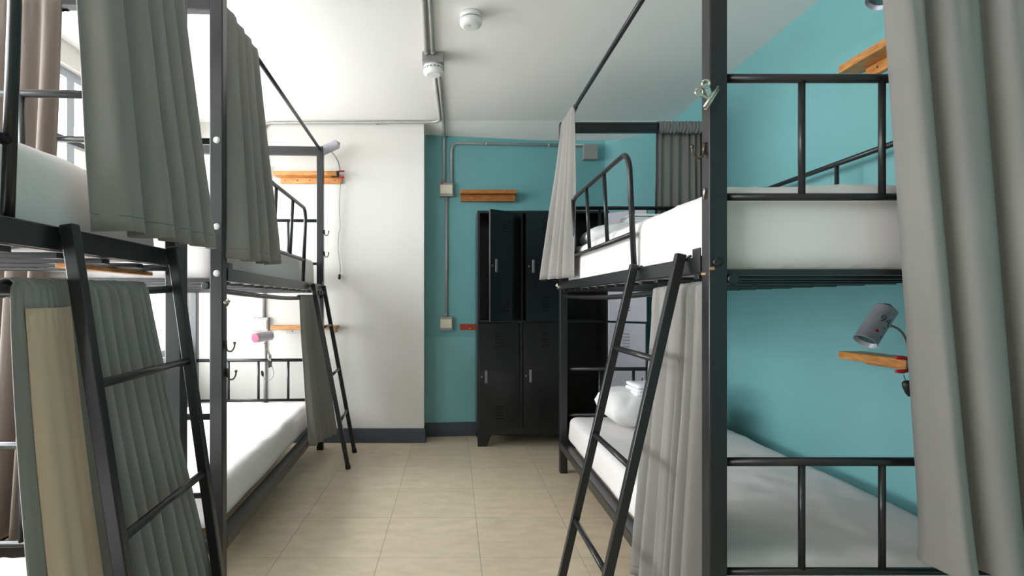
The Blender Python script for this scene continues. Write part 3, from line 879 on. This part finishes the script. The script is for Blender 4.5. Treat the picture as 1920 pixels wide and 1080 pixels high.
# ------------------------------------------------------------------ clip lamps made from spray cans
def text_mesh(txt, size):
    cu = bpy.data.curves.new('tmp', 'FONT'); cu.body = txt; cu.size = size; cu.extrude = 0.0; cu.align_x = 'CENTER'; cu.align_y = 'CENTER'
    cu.resolution_u = 3
    o = bpy.data.objects.new('tmp', cu); COL.objects.link(o)
    dg = bpy.context.evaluated_depsgraph_get()
    me = bpy.data.meshes.new_from_object(o.evaluated_get(dg))
    bpy.data.objects.remove(o)
    return me
def can_lamp(label, open_end, cap_end, r, neck, clip, grip, cord, switch=None, can_mat=None, grips=None, marks=False, cap_mat=None, inside=None, jaw_axis=(0, 0, 1), facing=(0, -1, 0.2), shelf_t=0.032):
    a, b_ = Vector(open_end), Vector(cap_end)
    root = thing('clip_lamp', label, 'lamp', tuple(clip), 0, 'clip lamps made of spray cans')
    cm = can_mat or M['can']
    L = (b_ - a).length
    sh = MB()
    sh.lathe(a, b_, [(0, r * 1.03), (0.015, r * 1.05), (0.03, r * 1.02), (0.035, r), (0.93, r), (0.95, r * 1.03), (0.975, r * 1.02), (1.0, r * 0.82), (1.04, r * 0.62)], 28, cap0=False)
    sh.lathe(a, a + (b_ - a) * 0.9, [(0.0, r * 1.03), (0.005, r * 0.96), (1, r * 0.96)], 28, cap0=False)
    can = sh.build('can_shade', cm, root)
    d = (b_ - a).normalized()
    c = MB(); c.lathe(b_ + d * L * 0.035, b_ + d * L * 0.12, [(0, r * 0.5), (0.5, r * 0.48), (0.55, r * 0.25), (1, r * 0.22)], 18)
    c.build('nozzle', cap_mat or M['handle'], can)
    c = MB(); c.lathe(a + d * L * 0.12, a + d * L * 0.14, [(0, r * 0.95), (1, r * 0.95)], 24)
    c.build('bulb_plate', inside or M['can_in'], can)
    if inside:
        c = MB(); c.lathe(a - d * 0.002, a + d * 0.012, [(0, r * 0.9), (0.3, r * 1.0), (1, r * 1.0)], 24)
        c.build('end_disc', inside, can)
    if marks:
        f = Vector(facing); f = (f - d * f.dot(d)).normalized(); s = d.cross(f) * 1.0   # reading direction round the can
        def wrap(u, w, rad): # u round, w along the axis
            th = u / r
            return a + d * w + (f * math.cos(th) + s * math.sin(th)) * rad
        me = text_mesh('94', 0.040)
        tb = bmesh.new(); tb.from_mesh(me); bmesh.ops.subdivide_edges(tb, edges=tb.edges, cuts=1)
        for v in tb.verts:
            v.co = wrap(v.co.x * 1.0, L * 0.60 + v.co.y, r * 1.012)
        q = MB(); q.bm.free(); q.bm = tb
        q.build('printed_number', M['print'], can)
        for (nm, u, w, su, sw, mm) in (('red_diamond', -0.006, L * 0.27, 0.007, 0.007, M['red']), ('printed_line', 0.012, L * 0.42, 0.014, 0.002, M['print']), ('printed_line', 0.020, L * 0.2, 0.002, 0.012, M['ink']), ('yellow_dot', 0.012, L * 0.85, 0.004, 0.004, M['chip'])):
            q = MB(); vs = [q.bm.verts.new(wrap(u + du * su, w + dw * sw, r * 1.012)) for du, dw in ((0, -1), (1, 0), (0, 1), (-1, 0))]
            q.bm.faces.new(vs)
            q.build(nm, mm, can)
    MB().tube(neck, 0.0042, 10, smooth=6).build('gooseneck', M['gooseneck'], root)
    n0, n1 = Vector(neck[0]), Vector(neck[-1])
    MB().lathe(n0, n0 + (Vector(neck[1]) - n0).normalized() * 0.018, [(0, 0.007), (1, 0.006)], 12).build('neck_collar', M['chrome'], root)
    MB().lathe(n1 + Vector((0, 0, 0.012)), n1 - Vector((0, 0, 0.012)), [(0, 0.006), (1, 0.008)], 12).build('neck_base', M['chrome'], root)
    g = Vector(grip).normalized(); up = Vector(jaw_axis)
    cl = Vector(clip)
    j = MB()
    h = shelf_t / 2
    for s in (-1, 1):
        j.bar(cl - g * 0.045 + up * s * (h + 0.006), cl + g * 0.02 + up * s * (h + 0.006), 0.016, 0.006, up=up)
    j.lathe(cl + g * 0.012 - up * (h + 0.003), cl + g * 0.012 + up * (h + 0.003), [(0, 0.008), (1, 0.008)], 12)
    jo = j.build('clamp', M['black'], root, 0.001)
    for s in (-1, 1):
        q = MB(); p0 = cl + g * 0.015 + up * s * (h + 0.006)
        q.tube([p0, p0 + g * 0.02 + up * s * 0.003, p0 + g * 0.045 + up * s * 0.003], [0.006, 0.008, 0.0055], 10)
        q.build('grip', grips or M['red'], jo)
    if cord:
        MB().tube(cord, 0.0022, 8, smooth=8).build('cord', M['cord'], root)
    if switch:
        p0, p1, rr = switch
        MB().lathe(p0, p1, [(0, rr * 0.35), (0.08, rr * 0.8), (0.3, rr), (0.7, rr), (0.92, rr * 0.8), (1, rr * 0.35)], 18).build('switch', M['black'], root)
    return root
can_lamp('grey spray-can lamp clipped to the low shelf on the teal wall', px(1622, 641, 1.97), px(1662, 579, 1.99), 0.038,
         [px(1661, 612, 1.95), px(1672, 611, 1.955), px(1690, 622, 1.965), px(1702, 645, 1.975), px(1708, 670, 1.98)],
         (1.672, 1.985, 0.911), (-1, 0, 0), [px(1694, 703, 1.96), px(1697, 712, 1.955), px(1701, 722, 1.955)], (px(1698, 714, 1.955), px(1711, 743, 1.955), 0.017), marks=True)
can_lamp('spray-can lamp on the high shelf above the upper right bunk', (1.60, 2.06, 2.272), (1.68, 2.06, 2.41), 0.038,
         [(1.685, 2.04, 2.33), (1.70, 2.03, 2.335), (1.73, 2.0, 2.30), (1.725, 1.985, 2.23), (1.70, 1.98, 2.185)],
         (1.672, 1.985, 2.144), (-1, 0, 0), [(1.62, 1.97, 2.12), (1.62, 1.965, 2.09)], None)
can_lamp('pale spray-can lamp with red grips on the high shelf of the white wall', px(602, 284, 4.22), px(633, 270, 4.26), 0.036,
         [px(622, 285, 4.24), px(629, 294, 4.25), px(635, 306, 4.28), px(637, 317, 4.33)],
         (-0.935, 4.345, 2.159), (1, 0, 0), [px(639, 340, 4.36), px(636, 390, 4.38), px(638, 425, 4.385), px(635, 440, 4.385), px(634, 470, 4.385), px(638, 500, 4.385), px(637, 517, 4.385)], (px(637, 514, 4.385), px(636, 524, 4.385), 0.011), can_mat=M['can_white'])
can_lamp('pale spray-can lamp with pink end, clipped to the lower headboard rail', px(478, 634, 4.03), px(508, 629, 4.17), 0.036,
         [px(496, 644, 4.11), px(500, 653, 4.15), px(505, 663, 4.155), px(507, 674, 4.16)],
         px(506, 678, 4.18), (0, -0.2, 1), [px(509, 683, 4.17), px(513, 697, 4.2), px(511, 708, 4.2), px(500, 714, 4.2), px(492, 703, 4.2)], (px(491, 695, 4.2), px(493, 706, 4.2), 0.010), can_mat=M['can_white'], grips=M['light_grey'], inside=M['pink'], jaw_axis=(0, 1, 0), shelf_t=0.026)

# ------------------------------------------------------------------ conduits, boxes, detectors
def conduit(label, pts, clips=(), r=0.0122, sm=0):
    c0 = pts[0]
    o = MB().tube(pts, r, 12, smooth=sm).build('conduit', M['galv'], None)
    tag(o, label, 'conduit', 'galvanised electrical conduits')
    for (c, d) in clips:
        q = MB(); c = Vector(c); d = Vector(d)
        q.lathe(c - d * 0.008, c + d * 0.008, [(0, r * 1.25), (1, r * 1.25)], 12)
        q.build('pipe_clip', M['galv'], o)
    return o
def bend(p0, p1, p2, rad, n=7):
    """straight p0->p1->p2 with a rounded corner at p1"""
    p0, p1, p2 = Vector(p0), Vector(p1), Vector(p2)
    d0 = (p1 - p0).normalized(); d1 = (p2 - p1).normalized()
    a = p1 - d0 * rad; b = p1 + d1 * rad
    out = [p0, a]
    for k in range(1, n):
        t = k / n
        out.append((1 - t) ** 2 * a + 2 * t * (1 - t) * p1 + t * t * b)
    return out + [b, p2]
CZ = 2.5872
conduit('left of the two ceiling pipes running from the top edge into the junction box', [(-0.118, -1.0, CZ), (-0.145, 2.6, CZ), (-0.160, 3.17, CZ)], [((-0.158, 3.14, CZ), (0, 1, 0))])
conduit('right of the two ceiling pipes running from the top edge into the junction box', [(-0.088, -1.0, CZ), (-0.115, 2.6, CZ), (-0.122, 3.17, CZ)], [((-0.1215, 3.14, CZ), (0, 1, 0))])
bz = 2.5872
w1 = 4.391
pA = bend((-0.125, 3.27, bz), (-0.105, w1 - 0.02, 2.585), (-1.0, w1, 2.585), 0.10)
pB = bend((-1.0, w1, 2.585), (-1.535, w1, 2.585), (-1.535, w1, 2.19), 0.07)
pts = pA[:-1] + pB[1:]
conduit('long pipe along the top of the white wall that bends down behind the shelf', pts + [Vector((-1.535, w1, 1.01))], [((-0.62, w1, 2.585), (1, 0, 0)), ((-1.22, w1, 2.585), (1, 0, 0)), ((-1.535, w1, 2.3), (0, 0, 1)), ((-0.117, 3.75, bz), (0, 1, 0))])
conduit('short upright pipe below the socket box on the white wall', [(-1.525, w1, 0.905), (-1.525, w1, 0.118)])
def wy(x): return BL[1] + (x - BL[0]) * (BC[1] - BL[1]) / (BC[0] - BL[0]) - 0.0115
xb = -0.083
conduit('pipe crossing the ceiling from the detector and dropping to the teal wall switch', bend((-0.098, 3.27, bz), (xb, 4.37, bz), (xb, wy(xb), 2.535), 0.04)[:-1] + bend((xb, 4.45, 2.565), (xb, wy(xb), 2.535), (xb, wy(xb), 2.148), 0.04), [((xb, wy(xb), 2.4), (0, 0, 1)), ((-0.091, 3.75, bz), (0, 1, 0))])
xc = -0.02
z_c = 2.487
xe = 1.17
conduit('pipe running across the back teal wall to the square grey box', bend((xc, wy(xc), 2.148), (xc, wy(xc), z_c), (xe, wy(xe), 2.495), 0.07), [((xc, wy(xc), 2.35), (0, 0, 1)), ((0.28, wy(0.28), 2.489), (1, 0, 0)), ((0.82, wy(0.82), 2.492), (1, 0, 0))])
xd = -0.063
conduit('straight vertical pipe between the two switch boxes on the teal wall', [(xd, wy(xd), 2.03), (xd, wy(xd), 1.014)], [((xd, wy(xd), 2.015), (0, 0, 1)), ((xd, wy(xd), 1.03), (0, 0, 1))])

def switch_box(label, cx, y, cz, w, h, red=False):
    root = thing('switch_box', label, 'switch', (cx, y, cz), 0, 'wall switch boxes')
    MB().box(cx - w / 2, cx + w / 2, y - 0.042, y + 0.012, cz - h / 2, cz + h / 2).build('box', M['box_grey'], root, 0.004)
    pl = MB().box(cx - w / 2 * 0.86, cx + w / 2 * 0.86, y - 0.050, y - 0.042, cz - h / 2 * 0.64, cz + h / 2 * 0.64).build('plate', M['cream'], root, 0.003)
    MB().box(cx - w * 0.28, cx + w * 0.28, y - 0.053, y - 0.050, cz - h * 0.2, cz + h * 0.2).build('rocker', M['cream'], pl, 0.001)
    for s in (-1, 1):
        MB().lathe((cx, y - 0.0415, cz + s * h * 0.42), (cx, y - 0.044, cz + s * h * 0.42), [(0, 0.004), (1, 0.003)], 8).build('screw', M['handle'], root)
    if red:
        MB().lathe((cx - w * 0.32, y - 0.0415, cz + h * 0.40), (cx - w * 0.32, y - 0.0435, cz + h * 0.40), [(0, 0.010), (1, 0.010)], 14).build('red_sticker', M['red'], root)
    return root
switch_box('cream switch box with red dot, high on the back teal wall', -0.063, wy(-0.063) + 0.0115, 2.088, 0.118, 0.118, True)
switch_box('cream switch box low on the back teal wall beside the red strip', -0.066, wy(-0.066) + 0.0115, 0.957, 0.113, 0.116)
switch_box('cream socket box on the white wall beside the low shelf', -1.553, WD, 0.957, 0.125, 0.118)
o = MB().box(1.115, 1.238, 4.665, 4.78, 2.365, 2.497).build('junction_box', M['box_grey'], None, 0.004)
tag(o, 'square grey box near the corner of the back teal wall', 'junction box')
o = MB().box(-1.56, -1.50, 4.345, 4.41, 2.1, 2.235).build('junction_box', M['light_grey'], None, 0.004)
tag(o, 'small pale box on the pipe behind the high white wall shelf', 'junction box')

root = thing('smoke_detector', 'round white detector fixed under the grey ceiling junction box', 'smoke detector', (-0.13, 3.23, 2.595), 0, 'ceiling smoke detectors')
cx, cy = -0.122, 3.235
MB().box(cx - 0.063, cx + 0.063, cy - 0.065, cy + 0.065, 2.54, 2.60).build('junction_box', M['box_grey'], root, 0.003)
hd = MB().lathe((cx, cy - 0.005, 2.54), (cx, cy - 0.005, 2.485), [(0, 0.058), (0.25, 0.059), (0.7, 0.058), (0.9, 0.052), (1.0, 0.04)], 36).build('sensor_head', M['white_plastic'], root)
for q in range(8):
    a = -PI / 2 + (q - 3.5) * 0.38
    p0 = Vector((cx + 0.0575 * math.cos(a), cy - 0.005 + 0.0575 * math.sin(a), 2.52))
    t = Vector((-math.sin(a), math.cos(a), 0)) * 0.007
    MB().bar(p0 - t, p0 + t, 0.004, 0.006).build('vent', M['handle'], hd)
root = thing('smoke_detector', 'round white smoke detector alone on the ceiling near the top edge', 'smoke detector', (0.086, 2.76, 2.595), 0, 'ceiling smoke detectors')
cx, cy = 0.086, 2.76
MB().lathe((cx, cy, 2.60), (cx, cy, 2.575), [(0, 0.055), (1, 0.057)], 36).build('base', M['white_plastic'], root)
hd = MB().lathe((cx, cy, 2.572), (cx, cy, 2.535), [(0, 0.05), (0.1, 0.057), (0.6, 0.056), (0.85, 0.05), (1.0, 0.036)], 36).build('sensor_head', M['white_plastic'], root)
MB().lathe((cx, cy, 2.5755), (cx, cy, 2.5715), [(0, 0.051), (1, 0.051)], 30).build('vent', M['handle'], root)
MB().lathe((cx - 0.008, cy - 0.01, 2.5355), (cx - 0.008, cy - 0.01, 2.533), [(0, 0.008), (1, 0.006)], 12).build('test_button', M['light_grey'], hd)

xs0, xs1 = 0.05, 0.19
sb = MB()
sb.prism([(xs0, wy(xs0) + 0.0092), (xs1, wy(xs1) + 0.0092), (xs1, wy(xs1) + 0.0116), (xs0, wy(xs0) + 0.0116)], 0.900, 0.952)
o = sb.build('wall_strip', M['sticker'], None)
tag(o, 'brick-red strip stuck on the teal wall left of the locker', 'sticker')
MB().lathe((0.137, wy(0.137) + 0.0092, 0.914), (0.137, wy(0.137) + 0.0082, 0.914), [(0, 0.006), (1, 0.006)], 10).build('screw', M['light_grey'], o)

# ------------------------------------------------------------------ clips on the posts
def bulldog(label, pos, ang, s, nrm):
    """bulldog clip: pos on the post, jaws along direction ang in the plane facing nrm"""
    n = Vector(nrm).normalized()
    side = Vector((0, 0, 1)).cross(n).normalized()
    j = side * math.cos(ang) + Vector((0, 0, 1)) * math.sin(ang)       # jaw direction
    k = n.cross(j)                                                      # arm direction
    c = Vector(pos)
    root = thing('bulldog_clip', label, 'clip', tuple(c), 0, 'metal bulldog clips')
    for q in (-0.22, 0.22):
        MB().tube([c - j * s + n * (0.006 + q * 0.02) + k * q * s * 0.5, c + j * s + n * (0.006 + q * 0.02) + k * q * s * 0.5], s * 0.13, 10).build('jaw', M['chrome'], root)
    for q in (-1, 1):
        a = c + k * s * 0.1 + n * 0.006
        b_ = a + k * s * 1.0 + j * (q * s * 0.30 + s * 0.15) + n * (0.010 + q * s * 0.22)
        ar = MB(); ar.bar(a, b_, s * 0.42, s * 0.07, up=n)
        ring = [b_ + (k * math.cos(t) + j * math.sin(t)) * s * 0.30 for t in [2 * PI * w / 16 for w in range(17)]]
        ar.tube(ring, s * 0.09, 8)
        ar.build('arm', M['chrome'], root)
    return root
bulldog('shiny bulldog clip high on the near post of the right bunk', (0.7015, 1.488, 1.694), math.radians(57), 0.034, (0, -1, 0))
bulldog('small clip on the post of the bunk by the white wall, above two hooks', (-0.886, 2.125, 1.13), math.radians(60), 0.017, (0.85, -0.5, 0))
bulldog('tiny clip on the far post of the right bunk under the pale curtain', (0.699, 3.60, 1.235), math.radians(40), 0.018, (-0.7, -0.7, 0))

# ------------------------------------------------------------------ outside the window
root = thing('building', 'beige building with an orange band outside the window', 'building', (-9.5, 12.0, -4))
MB().box(-14, -6.6, 11.6, 17, -4, 6.05).build('facade', M['facade'], root)
MB().box(-14.1, -6.5, 11.5, 17, 6.05, 6.9).build('parapet', M['orange'], root)
MB().box(-14.1, -6.5, 11.4, 11.6, 4.55, 4.8).build('ledge', M['white_wall'], root)
o = MB().box(-30, WL - 0.25, -20, 30, -4.1, -4.0).build('street', M['street'], None)
o['kind'] = 'structure'
for o in list(bpy.data.objects):
    if '_base' in o: del o['_base']
